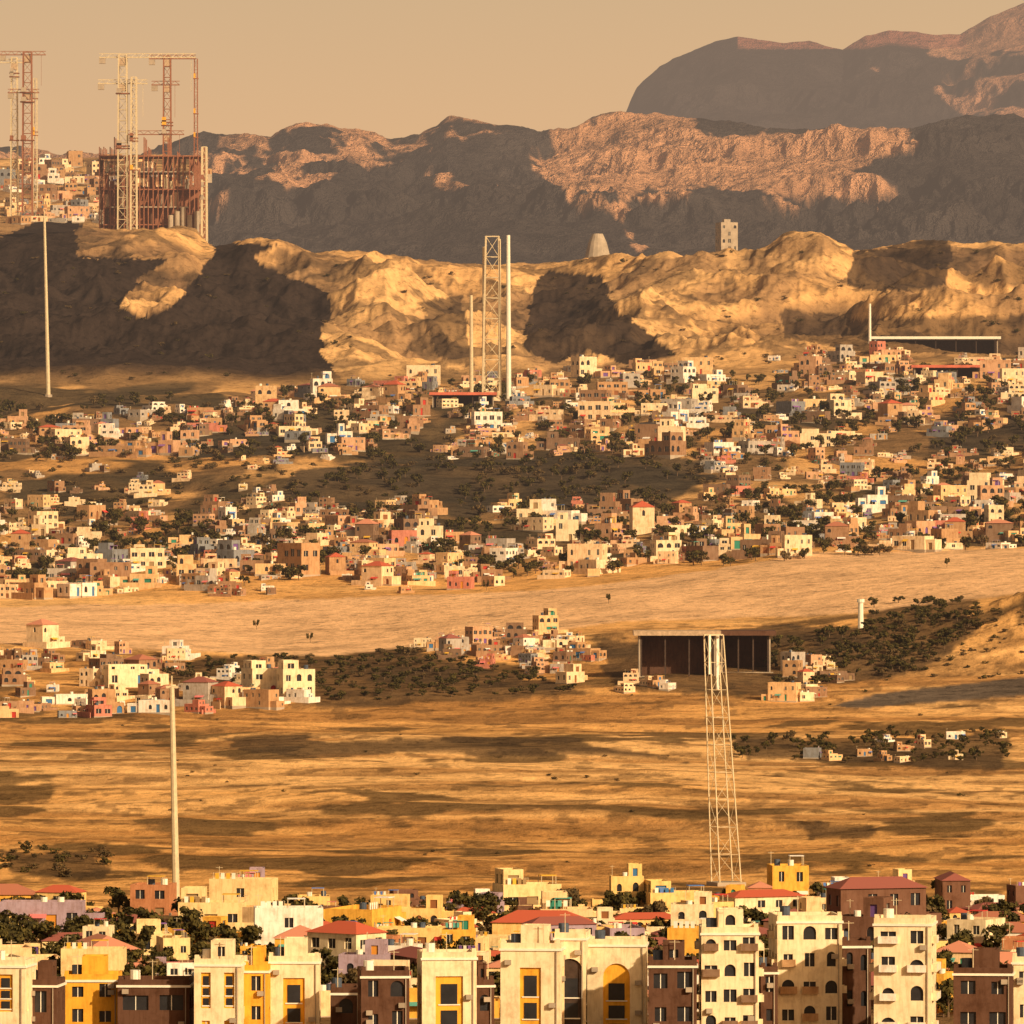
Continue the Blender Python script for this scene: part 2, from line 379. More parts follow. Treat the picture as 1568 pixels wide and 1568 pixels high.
col=col*(1-wash[...,None]*.95)+washc*wash[...,None]*.95
road=pm([(1270,1082),(1340,1062),(1568,1037),(2200,1020),(2200,1045),(1568,1066),(1330,1084)],.12,1)
col=mixc(col,road,(.14,.105,.08))
front=1-sstep(860,900,Y)
col=mixc(col,front*.9,(.11,.065,.037))
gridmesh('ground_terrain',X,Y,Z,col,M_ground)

# ------------------------------------------------------------------ mountains
def mountain(name,d0,dr,d1,sil_u,sil_v,base_v,amp,lam,litpolys,lit,dark,seed,pinkrim=None,ridgekeep=.35):
    yr=np.concatenate([np.linspace(d0,dr,360),np.linspace(dr,d1,60)[1:]])
    tc=np.linspace(-.17,.19,1800);Y,TT=np.meshgrid(yr,tc,indexing='ij');X=TT*Y;U=C0+F*TT
    a=np.clip((Y-d0)/(dr-d0),0,1);back=np.clip((Y-dr)/(d1-dr),0,1)
    Uw=U+(1-a+back)*(fbm(X/lam/1.5,Y/lam/1.5,seed+60,3)-.5)*350
    zr=-(np.interp(Uw,sil_u,sil_v)-C0)*dr/F;zb=-(base_v-C0)*d0/F
    Z=zb+(zr-zb)*a**1.15;Z=Z-(zr-120)*back**1.2
    k_=np.sin(np.pi*np.clip(a,0,1))**.7*(1-ridgekeep)+ridgekeep*a
    Z=Z+k_*((ridged(X/lam,Y/(lam*1.5),seed,7,.58)-.62)*amp)
    # stepped cliffs
    q=Z/(amp*.42)+fbm(X/lam*2,Y/lam*2,seed+77,3)*1.5;fr=q-np.floor(q);Z=Z+k_*(sstep(.55,.95,fr)-fr)*amp*.22
    V=C0-F*Z/Y
    wu=(fbm(X/lam*5,Y/lam*3,seed+3,5)-.5)*80;wv=(fbm(X/lam*5,Y/lam*3,seed+9,5)-.5)*40
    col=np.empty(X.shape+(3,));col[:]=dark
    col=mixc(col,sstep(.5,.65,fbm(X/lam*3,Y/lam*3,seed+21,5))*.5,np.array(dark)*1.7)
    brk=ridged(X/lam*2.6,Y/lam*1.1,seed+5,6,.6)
    for P,thr in litpolys:  # sunlit patches painted into the rock colour over a dark shaded base
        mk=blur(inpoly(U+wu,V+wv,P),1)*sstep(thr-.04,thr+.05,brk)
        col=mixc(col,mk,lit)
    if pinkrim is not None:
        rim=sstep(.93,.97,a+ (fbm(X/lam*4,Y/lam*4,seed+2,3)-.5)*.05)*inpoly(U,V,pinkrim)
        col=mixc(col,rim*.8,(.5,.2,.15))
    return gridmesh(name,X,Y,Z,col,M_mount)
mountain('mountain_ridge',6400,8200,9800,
 [-1500,-300,200,300,340,375,415,430,460,505,550,600,640,690,715,760,808,830,950,1020,1100,1200,1300,1400,1440,1480,1568,1900,2600],
 [300,255,240,215,212,203,206,195,180,183,185,205,203,175,178,190,186,196,182,190,200,212,212,203,188,176,186,160,150],
 432,185,380,
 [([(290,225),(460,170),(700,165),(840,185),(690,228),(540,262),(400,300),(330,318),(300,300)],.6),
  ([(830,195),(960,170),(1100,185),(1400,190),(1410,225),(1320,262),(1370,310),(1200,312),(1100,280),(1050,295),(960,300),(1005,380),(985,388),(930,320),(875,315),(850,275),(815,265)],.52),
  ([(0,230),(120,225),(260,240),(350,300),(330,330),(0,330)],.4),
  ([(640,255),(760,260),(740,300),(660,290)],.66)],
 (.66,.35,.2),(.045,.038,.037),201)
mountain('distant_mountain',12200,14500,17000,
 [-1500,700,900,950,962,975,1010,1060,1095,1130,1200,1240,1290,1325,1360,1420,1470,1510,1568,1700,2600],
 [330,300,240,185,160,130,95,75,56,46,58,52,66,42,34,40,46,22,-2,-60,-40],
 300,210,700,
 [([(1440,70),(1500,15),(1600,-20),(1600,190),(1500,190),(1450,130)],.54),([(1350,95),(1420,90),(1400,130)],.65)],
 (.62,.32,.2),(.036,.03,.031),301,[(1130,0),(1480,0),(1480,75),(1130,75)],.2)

# ------------------------------------------------------------------ houses
def house(seed,wall,far=False):
    rng=random.Random(seed);b=MB()
    w=rng.uniform(5,13);d=rng.uniform(5,8);st=rng.choice([1,1,1,2]);h=st*2.9+rng.uniform(0,.4)
    ar=rng.choice([0,.1,.6]);kw=dict(arch=ar,pw=rng.uniform(.5,.9),ow=rng.uniform(.32,.6))
    x0,x1,y0,y1=-w/2,w/2,-d/2,d/2
    b.box(x0-.12,x1+.12,y0-.12,y1+.12,-4,0.12,M_conc)
    tiled=rng.random()<.2
    b.block(x0,x1,y0,y1,.12,h,wall,rng,par=rng.uniform(.3,.9),roof=M_tile if tiled else None,**kw)
    if not tiled:
        if rng.random()<.45:
            f=rng.uniform(.3,.55);side=rng.random()<.5
            a0,a1=(x0+.3,x0+w*f) if side else (x1-w*f,x1-.3)
            b.block(a0,a1,y0+d*rng.uniform(.1,.4),y1-.3,h+.003,h+2.5,wall,rng,par=.3,**kw)
        for i in range(rng.choice([0,1,2])):
            tx=rng.uniform(x0+1,x1-1);ty=rng.uniform(y0+.8,y1-.8)
            b.cyl(tx,ty,h,h+1.3,.5,.5,M_tank if rng.random()<.5 else M_white,10)
        if rng.random()<.45:   # shade canopy on roof
            cx=rng.uniform(x0+1.2,x1-3);b.box(cx,cx+2.4,y0+.5,y0+2.6,h+1.9,h+2,M_cloth)
            for px in (cx+.05,cx+2.3):
                for py in (y0+.6,y0+2.5): b.beam((px,py,h),(px,py,h+1.9),.06,M_steel)
        if rng.random()<.35:   # washing line
            b.beam((x0+.5,y0+.6,h),(x0+.5,y0+.6,h+1.7),.04,M_steel);b.beam((x0+4,y0+.6,h),(x0+4,y0+.6,h+1.7),.04,M_steel);b.beam((x0+.5,y0+.6,h+1.65),(x0+4,y0+.6,h+1.65),.02,M_steel)
            for q_ in range(4):
                xx=x0+.8+q_*.8;b.face([(xx,y0+.6,h+.7),(xx+.55,y0+.62,h+.7),(xx+.55,y0+.6,h+1.62),(xx,y0+.6,h+1.62)],rng.choice([M_cloth,M_white,M_door]))
        if rng.random()<.4: b.beam((x0+.6,y1-.6,h),(x0+.6,y1-.6,h+2.4),.05,M_steel);b.beam((x0+.1,y1-.6,h+2.2),(x0+1.1,y1-.6,h+2.2),.04,M_steel)
    if rng.random()<.6:
        s=1 if rng.random()<.5 else -1;w2=rng.uniform(2.5,4.5);h2=rng.uniform(2.1,2.7)
        xa,xb=(x1+.003,x1+w2) if s>0 else (x0-w2,x0-.003)
        b.box(xa-.0,xb,y0+.6,y1-1,-4,.1,M_conc)
        b.block(xa,xb,y0+.6,y1-1,.1,h2,wall,rng,par=.35,**kw)
    if rng.random()<.6:
        aw=rng.uniform(1.5,3);ax=rng.uniform(x0,x1-aw)
        b.face([(ax,y0-1.2,2.0),(ax+aw,y0-1.2,2.0),(ax+aw,y0-.01,2.5),(ax,y0-.01,2.5)],M_cloth)
        b.beam((ax+.05,y0-1.15,0),(ax+.05,y0-1.15,2.0),.05,M_steel);b.beam((ax+aw-.05,y0-1.15,0),(ax+aw-.05,y0-1.15,2.0),.05,M_steel)
    if rng.random()<.5:   # yard wall
        xa,xb=x0-rng.uniform(1,3),x1+rng.uniform(1,3);ya=y0-rng.uniform(2,3.5)
        b.box(xa,xb,ya,ya+.2,-4,1.4,wall);b.box(xa,xa+.2,ya+.203,y1,-4,1.4,wall)
    return b.mesh('stucco_house_mesh')
HF=[house(100+i,M_wall) for i in range(28)]
HD=[house(200+i,M_wallfar,True) for i in range(26)]
placed=[]
def ok(x,y,r):
    for a,b_,c in placed:
        if abs(a-x)<r+c and abs(b_-y)<(r+c)*1.1: return False
    return True
def scatter_houses(P,n,meshes,smin,smax,r=2.6,dmin=640,dmax=4300,spread=35,clump=0,zs=(.8,1.25)):
    us=[p[0] for p in P];vs=[p[1] for p in P];c=0;t=0
    while c<n and t<n*12:
        t+=1;u=random.uniform(min(us),max(us));v=random.uniform(min(vs),max(vs))
        if not bool(inpoly(np.array(u),np.array(v),P)): continue
        if clump and float(fbm(np.array(u/55.),np.array(v/22.),900,3))<clump: continue
        L=locate(u,v,dmin,dmax)
        if L is None: continue
        s=smin+(smax-smin)*random.random()**1.4
        if not ok(L[0],L[1],r*s): continue
        placed.append((L[0],L[1],r*s));c+=1
        put('stucco_house',random.choice(meshes),L,math.radians(random.gauss(0,spread)+random.choice([0,0,0,90])),(s,s,s*random.uniform(*zs)))
    return c
# ---- landmark buildings in the nearest quarter
def tower_house(name,u,w,top,d,dep,wall,seed,rz=0,**kw):
    rng=random.Random(seed);x=(u-C0)/F*d;z=float(H(x,d))
    h=-(top-C0)/F*d-z
    b=MB();W_=w/F*d
    st=kw.pop('sh',3.2)
    b.box(-W_/2-.1,W_/2+.1,-.1,dep+.1,-4,.1,M_conc)
    b.block(-W_/2,W_/2,0,dep,.1,h-.5,wall,rng,par=.5,sh=st,door=False,**{**dict(pw=1.0),**kw})
    for zz in (h-.75,):
        b.box(-W_/2-.12,W_/2+.12,-.14,-.003,zz,zz+.22,M_white)
        b.box(W_/2+.003,W_/2+.14,-.003,dep,zz,zz+.22,M_white)
    # roof clutter: tank, stair head, aerials, parapet posts
    if rng.random()<.35: b.block(-W_*.2,W_*.25,dep*.4,dep-.4,h-.497,h+1.4,wall,rng,par=.2,pw=.3,door=False)
    b.cyl(-W_*.3,dep*.6,h-.5,h+.7,.5,.5,M_tank if rng.random()<.5 else M_white,10)
    ax=rng.uniform(-.3,.3)*W_;b.beam((ax,dep*.3,h-.5),(ax,dep*.3,h+1.8),.05,M_steel);b.beam((ax-.5,dep*.3,h+1.6),(ax+.5,dep*.3,h+1.6),.03,M_steel)
    for sx in (-1,1): b.box(sx*(W_/2-.25)-.2,sx*(W_/2-.25)+.2,.03,.4,h+.003,h+.35,wall)
    # rain pipe and cooling units
    b.beam((W_/2-.35,-.12,.1),(W_/2-.35,-.12,h-.8),.06,M_conc)
    for q_ in range(rng.choice([1,2,3])):
        zz=rng.uniform(h*.3,h*.85);xx=rng.choice([-1,1])*(W_/2-.75);b.box(xx-.3,xx+.3,-.45,-.01,zz,zz+.45,M_conc)
    placed.append((x,d+dep/2,max(W_,dep)*.45))
    return put(name,b.mesh(name+'_mesh'),(x,d,z),rz)
OC=M_wallochre
LM=[('corner_house',8,62,1470,M_wallcream,5,dict(tall=True,ow=.35,sh=5,pane=OC)),
 ('plaster_house',62,50,1500,M_brick,5,dict(ow=.4)),
 ('arcade_house',333,72,1468,M_wallcream,6,dict(tall=True,ow=.42,cell=2.3,sh=5,pane=OC)),
 ('plaster_house',392,38,1478,OC,6,dict(arch=.5,ow=.35)),
 ('plaster_house',450,78,1464,M_wallcream,5,dict(tall=True,ow=.45,cell=4.9,sh=9,arch=0,pane=OC)),
 ('brick_house',530,46,1512,M_brick,6,dict(ow=.45)),
 ('brick_house',590,74,1486,M_brick,7,dict(ow=.5,cell=2)),
 ('plaster_house',688,84,1458,M_wallcream,5,dict(tall=True,ow=.6,cell=5.2,sh=9,arch=0,pane=OC)),
 ('plaster_house',742,30,1500,M_brick,5,dict(ow=.5)),
 ('plaster_house',812,92,1444,M_wallcream,5,dict(tall=True,ow=.36,cell=5.7,sh=9,arch=0,pane=OC)),
 ('arched_house',873,48,1428,M_wallcream,6,dict(tall=True,arch=1,ow=.75,cell=5,sh=9,pane=M_dark)),
 ('arched_house',944,90,1438,M_wallcream,5,dict(tall=True,arch=1,ow=.5,cell=5.6,sh=9,pane=OC)),
 ('brick_house',1030,74,1470,M_brick,6,dict(ow=.55,cell=2)),
 ('apartment_building',1118,88,1420,M_wallcream,6,dict(ow=.6,cell=1.85,sh=2.5,rail=True)),
 ('plaster_house',1178,26,1480,M_brick,5,dict(ow=.4)),
 ('apartment_building',1240,100,1402,M_wallcream,7,dict(ow=.52,cell=2.1,sh=2.7,arch=.3,rail=True)),
 ('apartment_building',1312,44,1440,M_brick,5,dict(arch=.4,cell=1.5)),
 ('apartment_building',1382,88,1406,M_wallcream,6,dict(ow=.52,cell=2.7,sh=2.9,arch=.3,rail=True)),
 ('plaster_house',1505,90,1482,M_brick,6,dict(ow=.5)),
 ('plaster_house',1585,70,1465,M_wallcream,5,dict(ow=.4)),
 ('brick_house',235,110,1500,M_brick,6,dict(ow=.7,sh=4)),('plaster_house',140,84,1492,OC,6,dict(ow=.45,sh=2.6))]
for i,(nm,u,w,top,wl,dep,kw) in enumerate(LM):
    tower_house(nm,u,w,top,700+((i*37)%17)-8,dep,wl,400+i,math.radians(((i*53)%17)-8),**kw)
scatter_houses([(-80,1400),(400,1398),(800,1392),(1200,1388),(1650,1380),(1650,1560),(-80,1560)],260,HF,.32,.88,r=3.7,spread=14,dmin=714,zs=(.75,1.2))
# ---- landmark mid-distance structures
def loc(u,d): x=(u-C0)/F*d;return x,d,float(H(x,d))
def shed(name,u0,u1,d,dep,h,roofmat,inner=M_dark):
    xa=(u0-C0)/F*d;xb=(u1-C0)/F*d;xm=(xa+xb)/2;z=float(min(H(xa,d),H(xb,d),H(xm,d)))
    b=MB();w=(xb-xa)/2
    b.box(-w-.5,w+.5,-.5,dep+.5,-6,.15,M_conc)
    b.box(-w-1,w+1,-1.2,dep+1,h,h+.9,roofmat)
    b.box(-w,w,dep-.3,dep,.15,h,inner);b.box(-w,-w+.3,0,dep-.303,.15,h,M_conc);b.box(w-.3,w,0,dep-.303,.15,h,M_conc)
    n=max(3,int(2*w/7))
    for i in range(n+1):
        xx=-w+.5+(2*w-1)*i/n;b.beam((xx,.2,.15),(xx,.2,h),.2,M_dark)
    placed.append((xm,d+dep/2,w*.8))
    return put(name,b.mesh(name+'_mesh'),(xm,d,z))
shed('open_hangar',1338,1528,2560,16,8.5,M_white)
shed('open_hangar',1104,1180,1412,12,7.2,M_brick,M_brick)
shed('open_hangar',978,1096,1402,9,8.0,M_roof,M_brick)
shed('market_shed',662,756,2370,14,4.5,M_red)
shed('market_shed',1400,1500,2420,10,4.0,M_red)
def post():
    b=MB();b.cyl(0,0,-2,5.2,.6,.5,M_white,10);b.cyl(0,0,5.2,5.9,.75,.75,M_white,10);return b.mesh('concrete_post_mesh')
put('concrete_post',post(),loc(1318,1470))
for (u,d,w,h) in ((866,1850,30,7.5),(1080,2350,40,6),(1025,2180,36,9),(408,1372,46,6.3),(458,1366,50,7),(205,1390,80,4.2),(1250,2190,50,6),(655,1830,34,7.5),(130,1800,55,6.5),(1505,1880,50,8)):
    x,y,z=loc(u,d);rng=random.Random(int(u));b=MB();W_=w/F*d
    b.box(-W_/2-.1,W_/2+.1,-.1,6.1,-5,.1,M_conc)
    b.block(-W_/2,W_/2,0,6,.1,h*.72,M_wallcream,rng,par=.5,pw=.6,cell=2.4,sh=2.6)
    b.block(-W_/2+.3,W_*rng.uniform(-.05,.3),1.2,5.6,h*.72+.003,h,M_wallcream,rng,par=.2,pw=.6,cell=2,door=False)
    b.cyl(W_*.35,4,h*.72,h*.72+1.2,.45,.45,M_tank,10)
    placed.append((x,y+3,W_*.5));put('white_house',b.mesh('white_house_mesh'),(x,y,z),math.radians(rng.uniform(-25,25)))
scatter_houses([(520,590),(700,582),(1050,556),(1640,535),(1640,640),(1300,690),(1000,705),(600,704),(300,700),(-60,700),(-60,650),(300,625)],520,HD,.3,.95,r=2.5,clump=.40,zs=(.65,1.3))
scatter_houses([(-60,820),(100,800),(400,778),(850,775),(1050,785),(1640,735),(1640,838),(1100,856),(850,895),(600,910),(-60,918)],520,HD,.28,.85,r=2.5,clump=.39,zs=(.65,1.4))
scatter_houses([(1080,700),(1640,690),(1640,760),(1080,800)],90,HD,.3,.6)
scatter_houses([(-60,700),(440,700),(420,780),(-60,800)],45,HD,.3,.6)
scatter_houses([(-60,990),(230,990),(480,1045),(480,1085),(130,1105),(-60,1100)],75,HD,.3,.7,r=2.7)
scatter_houses([(640,992),(800,965),(915,982),(900,1050),(800,1042)],48,HD,.28,.62,r=2.5)
scatter_houses([(950,1045),(1050,1040),(1050,1066),(950,1066)],6,HD,.25,.4,r=3)
scatter_houses([(1165,1015),(1300,1010),(1300,1078),(1165,1078)],14,HD,.3,.5,r=3)
scatter_houses([(1240,1130),(1540,1125),(1540,1172),(1240,1172)],12,HD,.25,.35,r=3)
scatter_houses([(0,255),(140,240),(310,260),(310,345),(0,345)],110,HD,.6,1.1,r=3,dmin=3120)

# ------------------------------------------------------------------ vegetation
def tree(seed,mat,hh=4.5,rad=2.2,n=420,leaf=.34,low=False):
    rng=random.Random(seed);b=MB()
    th=hh*(.15 if low else .3);b.cyl(0,0,-.8,th,.2,.13,M_trunk,6,False)
    cl=[]
    for i in range(8 if not low else 9):
        a=rng.uniform(0,6.28);q=rng.uniform(.2,.9)*rad;c=(math.cos(a)*q,math.sin(a)*q,rng.uniform(th,hh*.85));cl.append((c,rng.uniform(.25,.55)*rad))
        b.beam((0,0,th*.8),c,.07,M_trunk,.02)
    for i in range(n):
        c,r_=rng.choice(cl);d=np.array([rng.gauss(0,1) for _ in range(3)]);d/=np.linalg.norm(d);p=np.array(c)+d*r_*rng.uniform(.5,1.05)*np.array((1,1,.75))
        if p[2]<.05: continue
        e=np.array([rng.gauss(0,1) for _ in range(3)]);e/=np.linalg.norm(e);g=np.cross(e,d);g/=max(np.linalg.norm(g),1e-3);s=leaf*rng.uniform(.6,1.3)
        b.face([p-e*s,p-g*s*.7,p+e*s,p+g*s*.7],mat)
    return b.mesh('tree_mesh')
TR=[tree(i,M_leaf) for i in range(5)]+[tree(9,M_leaf,3.2,2.6),tree(10,M_scrub,3.5,2.4)]
SC=[tree(20+i,M_scrub,2.2,1.8,230,.3,True) for i in range(4)]+[tree(30+i,M_leaf,2.4,2.0,230,.3,True) for i in range(2)]
def scatter_plants(parent,P,n,meshes,smin,smax,avoid=.3,clump=0.0,dmin=640,dmax=3300,zs=(.8,1.1)):
    us=[p[0] for p in P];vs=[p[1] for p in P];t=0;c=0
    while c<n and t<n*6:
        t+=1;u=random.uniform(min(us),max(us));v=random.uniform(min(vs),max(vs))
        if not bool(inpoly(np.array(u),np.array(v),P)): continue
        if clump and float(fbm(np.array(u/40.),np.array(v/14.),700,3))<clump: continue
        L=locate(u,v,dmin,dmax)
        if L is None: continue
        s=random.uniform(smin,smax)
        if avoid and not ok(L[0],L[1],avoid): continue
        c+=1;put('tree' if meshes is TR else 'shrub',random.choice(meshes),L,random.uniform(0,6.3),(s,s,s*random.uniform(*zs)),parent)
tt=empty('distant_trees');ss=empty('desert_shrubs')
scatter_plants(tt,[(-80,1405),(1650,1390),(1650,1560),(-80,1560)],620,TR,.35,.95,dmin=712,avoid=.01)
scatter_plants(tt,[(-50,620),(500,600),(1620,560),(1620,700),(-50,710)],560,TR,.5,1.05,clump=.42,avoid=.01)
scatter_plants(tt,[(-50,790),(1000,770),(1620,700),(1620,835),(850,885),(-50,910)],600,TR,.45,.95,clump=.42,avoid=.01)
scatter_plants(tt,[(440,725),(640,710),(1080,704),(1000,772),(440,770)],140,TR,.3,.8,clump=.4)
scatter_plants(ss,[(-50,700),(1620,690),(1620,760),(-50,800)],240,SC,.4,1.0,clump=.45,zs=(.5,.8))
scatter_plants(tt,[(240,1012),(620,1000),(800,1030),(900,1062),(500,1078),(250,1042)],220,TR,.25,.6,zs=(.5,.9))
scatter_plants(tt,[(1180,985),(1330,960),(1340,925),(1490,918),(1520,950),(1400,1030),(1180,1062)],220,TR,.25,.65,zs=(.5,1))
scatter_plants(tt,[(1120,1135),(1550,1120),(1550,1172),(1130,1168)],120,TR,.2,.42)
scatter_plants(ss,[(-50,1060),(1620,1060),(1620,1350),(-50,1350)],40,SC,.15,.35,clump=.5,zs=(.4,.7))
scatter_plants(ss,[(1340,950),(1620,930),(1620,1040),(1340,1045)],90,SC,.2,.55,zs=(.5,.8))
scatter_plants(ss,[(-50,1300),(170,1300),(170,1345),(-50,1345)],35,SC,.3,.6,zs=(.5,.8))
scatter_plants(ss,[(-50,390),(700,400),(1620,370),(1620,570),(-50,590)],150,SC,.4,.9,clump=.48,avoid=0,zs=(.4,.7))
for u,v in ((475,985),(932,925),(393,965),(1450,870),(745,905),(640,600)):
    L=locate(u,v)
    if L: put('shrub',TR[0],L,u,(.3,.3,.5),ss)

# ------------------------------------------------------------------ masts and towers
def mast(name,u,vtop,d,r0,r1,mat=M_white,lean=0,lamp=True):
    x,y,z=loc(u,d);h=-(vtop-C0)/F*d-z;b=MB()
    b.cyl(0,0,-2,.6,r0*2,r0*1.8,M_conc,8)
    n=6
    for i in range(n):
        a=i/n;c=(i+1)/n
        ra=r0+(r1-r0)*a;rc=r0+(r1-r0)*c
        A_=[(lean*h*a+ra*math.cos(t*math.pi/4),ra*math.sin(t*math.pi/4),.6+(h-.6)*a) for t in range(8)]
        B_=[(lean*h*c+rc*math.cos(t*math.pi/4),rc*math.sin(t*math.pi/4),.6+(h-.6)*c) for t in range(8)]
        for t in range(8): b.face([A_[t],A_[(t+1)%8],B_[(t+1)%8],B_[t]],mat)
    if lamp:
        b.beam((lean*h-1.6*r0,0,h),(lean*h+1.6*r0,0,h),r0*.5,mat);b.beam((lean*h,0,h),(lean*h,0,h+r0*3),r0*.25,mat)
    return put(name,b.mesh(name+'_mesh'),(x,y,z))
mast('floodlight_mast',270,1052,895,.46,.3,M_steel,-.02)
mast('floodlight_mast',74,332,2430,.7,.4,M_steel,-.022)
mast('tall_mast',1332,465,2545,.5,.4,M_white,0,False)
def lattice(b,x,y,z0,z1,w0,w1,r,mat,step=None,lean=0):
    h=z1-z0;n=max(4,int(h/(step or (w0*1.4))))
    def cor(t):
        w=(w0+(w1-w0)*t)/2;ox=x+lean*h*t;zz=z0+h*t
        return [(ox-w,y-w,zz),(ox+w,y-w,zz),(ox+w,y+w,zz),(ox-w,y+w,zz)]
    for i in range(n):
        A_=cor(i/n);B_=cor((i+1)/n)
        for q in range(4):
            b.beam(A_[q],B_[q],r,mat);b.beam(B_[q],B_[(q+1)%4],r*.35,mat)
            if i%2: b.beam(A_[q],B_[(q+1)%4],r*.3,mat)
            else: b.beam(A_[(q+1)%4],B_[q],r*.3,mat)
def lat_obj(name,u,vtop,d,w0,w1,r,mat,lean=0,extra=None,step=None,rz=0):
    x,y,z=loc(u,d);h=-(vtop-C0)/F*d-z;b=MB()
    b.box(-w0/2-.5,w0/2+.5,-w0/2-.5,w0/2+.5,-2,.5,M_conc)
    lattice(b,0,0,.5,h,w0,w1,r,mat,step,lean)
    if extra: extra(b,h)
    return put(name,b.mesh(name+'_mesh'),(x,y,z),rz)
lat_obj('lattice_pylon',1112,972,935,2.9,1.9,.1,M_steel,-.055,lambda b,h:(b.beam((-.055*h-1.3,0,h),(-.055*h+1.3,0,h),.14,M_steel),b.beam((-.055*h+.9,.9,h-7),(-.055*h+.9,.9,h),.26,M_white),b.beam((-.055*h-.9,-.9,h-5),(-.055*h-.9,-.9,h),.22,M_white)),3.2,.35)
# central stack and masts
lat_obj('lattice_tower',753,362,2400,6.0,4.2,.42,M_steel,.004,None,6)
mast('tall_chimney',779,360,2395,.85,.6,M_white,-.003,False)
mast('tall_chimney',722,452,2400,.7,.5,M_steel,-.003,False)
mast('tall_chimney',741,378,2408,.6,.5,M_steel,.0,False)
mast('tall_chimney',765,366,2412,.5,.4,M_steel,.0,False)
# pale tower blocks beyond the ridge
x,y,z=(1117-C0)/F*3320,3320,float(H((1117-C0)/F*3320,3320));b=MB();hh=-(342-C0)/F*3320-z
b.block(-4,4,0,8,.1,hh,M_conc,random.Random(3),cell=2.7,sh=3.2);b.box(-1.5,1.5,3,6,hh+.003,hh+2,M_conc);put('concrete_tower_block',b.mesh('concrete_tower_block_mesh'),(x,y,z),.3)
x,y,z=(915-C0)/F*3320,3320,float(H((915-C0)/F*3320,3320));b=MB();hh=-(358-C0)/F*3320-z
prof=[(0,8.5),(.35,7),(.6,5.8),(.85,4.2),(1,2.4)]
for (a,r_),(c,q_) in zip(prof[:-1],prof[1:]): b.cyl(0,0,hh*a,hh*c,r_,q_,M_conc,16,c==1)
put('cooling_tower',b.mesh('cooling_tower_mesh'),(x,y,z))
# construction complex at left on the crest
D0=3120
def W_(u): return (u-C0)/F*D0
def Zv(v): return -(v-C0)/F*D0
b=MB();zb=float(H(W_(232),D0))-6;fl=[Zv(v) for v in (372,345,318,291,264,240)]
xa,xb=W_(152),W_(312);yy=0
b.box(xa,xb,6,20,zb,Zv(285),M_rust)
for i,fz in enumerate(fl):
    wob=(i*7%5)
    b.box(xa+wob,xb-(wob*1.7),-1,22,fz,fz+.5,M_rust if i%2 else M_conc)
rng=random.Random(5)
for i in range(22):
    xx=xa+(xb-xa)*i/21+rng.uniform(-.5,.5)
    top=Zv(rng.choice([232,238,246,260,210,225]))
    for yv in (-1,10,21): b.beam((xx,yv,zb),(xx,yv,top),.3,M_rust)
for i in range(21):
    for j in range(5):
        x1_=xa+(xb-xa)*i/21;x2_=xa+(xb-xa)*(i+1)/21
        if rng.random()<.6: b.beam((x1_,-1.2,fl[j]),(x2_,-1.2,fl[j+1]),.2,M_rust)
        if rng.random()<.45:
            b.box(x1_+.2,x2_-.2,rng.uniform(0,1),4,fl[j]+.5,fl[j+1]-rng.uniform(.3,4),rng.choice([M_conc,M_rust,M_rust,M_roof,M_steel,M_brick]))
for k_,u_ in enumerate((262,272,281,291,302)): b.cyl(W_(u_),-4,zb-4,Zv(330-6*(k_%3)),1.1,1.1,M_conc,10)
put('scaffolded_building',b.mesh('scaffolded_building_mesh'),(0,D0,0))
def crane(name,u,vtop,arms,d=D0,w=3.4,mat=M_steel,r=.33,vb=350):
    b=MB();x=(u-C0)/F*d;zb=float(H(x,d));zt=-(vtop-C0)/F*d
    lattice(b,0,0,-2,zt-zb,w,w*.8,r*1.25,mat,4.5)
    for (ua,ub,va) in arms:
        z_=-(va-C0)/F*d-zb;p=(ua-u)/F*d;q=(ub-u)/F*d;n=max(3,int((q-p)/3.2))
        b.beam((p,-.9,z_),(q,-.9,z_),.24,mat);b.beam((p,.9,z_),(q,.9,z_),.24,mat);b.beam((p,0,z_+1.6),(q,0,z_+1.6),.2,mat)
        for i in range(n):
            a=p+(q-p)*i/n;c=p+(q-p)*(i+1)/n;b.beam((a,-.9,z_),((a+c)/2,0,z_+1.6),.12,mat);b.beam(((a+c)/2,0,z_+1.6),(c,-.9,z_),.12,mat)
        b.box(-1.4,1.4,-1.6,1.6,z_-3.2,z_-.4,M_roof)
        b.box(p,p+2.6,-1.2,1.2,z_-2.6,z_-.3,M_conc)
        b.beam((q-2,0,z_),(q-2,0,z_-14),.09,mat)
    # work platforms and hoists clamped to the mast
    rg_=random.Random(int(u))
    for i in range(3):
        zz=(zt-zb)*rg_.uniform(.35,.9);b.box(-w*.7,w*.7,-w*.6,w*.6,zz,zz+.4,M_rust);b.box(-w*.6,-w*.1,-w*.7,-w*.52,zz+.4,zz+2.4,rg_.choice([M_conc,M_wallochre,M_rust]))
    return put(name,b.mesh(name+'_mesh'),(x,d,zb))
crane('tower_crane',188,84,[(152,300,88),(150,226,128)],D0-8,4.2,M_steel)
crane('tower_crane',205,118,[],D0-10,2.6,M_steel,.4)
crane('tower_crane',256,86,[(228,300,90),(232,275,130),(196,282,206)],D0+24,3.6,M_rust)
crane('tower_crane',300,90,[],D0+24,1.6,M_rust,.22)
crane('tower_crane',313,225,[],D0-12,2.2,M_steel,.5)
crane('tower_crane',42,80,[(0,70,84),(12,60,142)],3330,4.6,M_rust)
crane('tower_crane',22,88,[(-10,45,96)],3350,3.2,M_steel)
crane('tower_crane',54,120,[],3340,1.8,M_steel,.25)

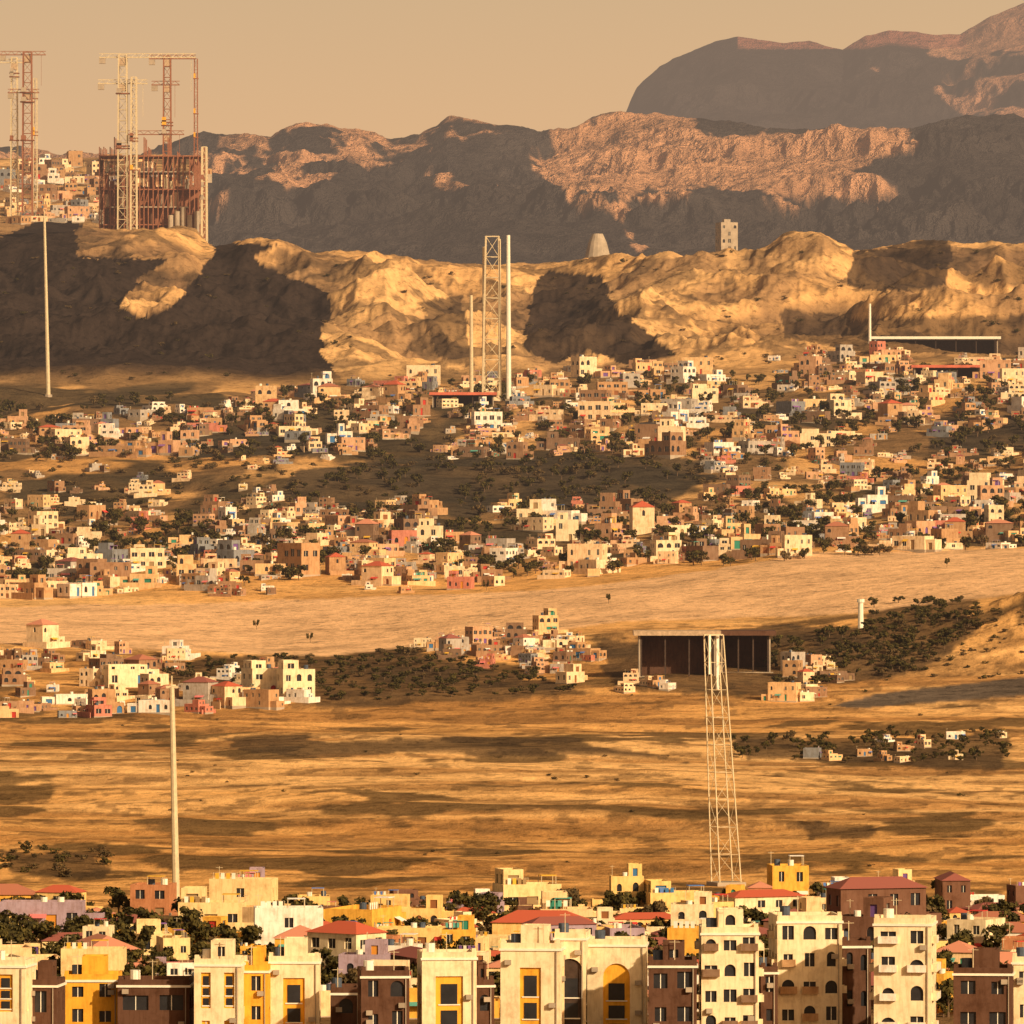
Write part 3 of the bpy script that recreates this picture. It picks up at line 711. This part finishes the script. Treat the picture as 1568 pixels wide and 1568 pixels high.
# ------------------------------------------------------------------ sky, sun, camera
AZ=math.radians(138);EL=math.radians(25)
w=bpy.data.worlds.new('World');scene.world=w;w.use_nodes=True;nt=w.node_tree;bg=nt.nodes['Background']
sk=nt.nodes.new('ShaderNodeTexSky');sk.sky_type='NISHITA';sk.sun_disc=False;sk.sun_elevation=EL;sk.sun_rotation=AZ;sk.dust_density=7;sk.air_density=1.2;sk.ozone_density=.6
mx=nt.nodes.new('ShaderNodeMix');mx.data_type='RGBA';mx.blend_type='MULTIPLY';mx.inputs[0].default_value=1;mx.inputs[7].default_value=(1,.72,.45,1)
nt.links.new(sk.outputs[0],mx.inputs[6])
# dust layer hugging the horizon, by elevation of the direction
tcn=nt.nodes.new('ShaderNodeTexCoord');sp=nt.nodes.new('ShaderNodeSeparateXYZ');nt.links.new(tcn.outputs['Generated'],sp.inputs[0])
mr=nt.nodes.new('ShaderNodeMapRange');mr.interpolation_type='SMOOTHSTEP';mr.inputs['From Min'].default_value=.06;mr.inputs['From Max'].default_value=.4;mr.inputs['To Min'].default_value=1;mr.inputs['To Max'].default_value=0
nt.links.new(sp.outputs['Z'],mr.inputs['Value'])
hr=nt.nodes.new('ShaderNodeValToRGB');e=hr.color_ramp.elements;S=.09
e[0].position=.03;e[0].color=(.80,.465,.235,1);e[1].position=.075;e[1].color=(.63,.435,.25,1)
nt.links.new(sp.outputs['Z'],hr.inputs[0])
vm=nt.nodes.new('ShaderNodeVectorMath');vm.operation='SCALE';vm.inputs['Scale'].default_value=1/S;nt.links.new(hr.outputs[0],vm.inputs[0])
m2=nt.nodes.new('ShaderNodeMix');m2.data_type='RGBA';nt.links.new(mr.outputs[0],m2.inputs[0]);nt.links.new(mx.outputs[2],m2.inputs[6]);nt.links.new(vm.outputs[0],m2.inputs[7])
nt.links.new(m2.outputs[2],bg.inputs['Color']);bg.inputs['Strength'].default_value=S
sd=bpy.data.lights.new('sun','SUN');sd.energy=4.8;sd.angle=math.radians(.8);sd.color=(1,.79,.49)
so=bpy.data.objects.new('sun',sd);scene.collection.objects.link(so)
dv=Vector((math.sin(AZ)*math.cos(EL),math.cos(AZ)*math.cos(EL),math.sin(EL)));so.rotation_euler=dv.to_track_quat('Z','Y').to_euler()
cd=bpy.data.cameras.new('camera');co=bpy.data.objects.new('camera',cd);scene.collection.objects.link(co)
cd.sensor_width=36;cd.lens=18*F/C0;cd.clip_start=1;cd.clip_end=80000
co.location=(0,0,0);co.rotation_euler=(math.radians(90),0,0);scene.camera=co
scene.view_settings.view_transform='Standard';scene.view_settings.look='None';scene.view_settings.exposure=0
print('houses',len(placed))
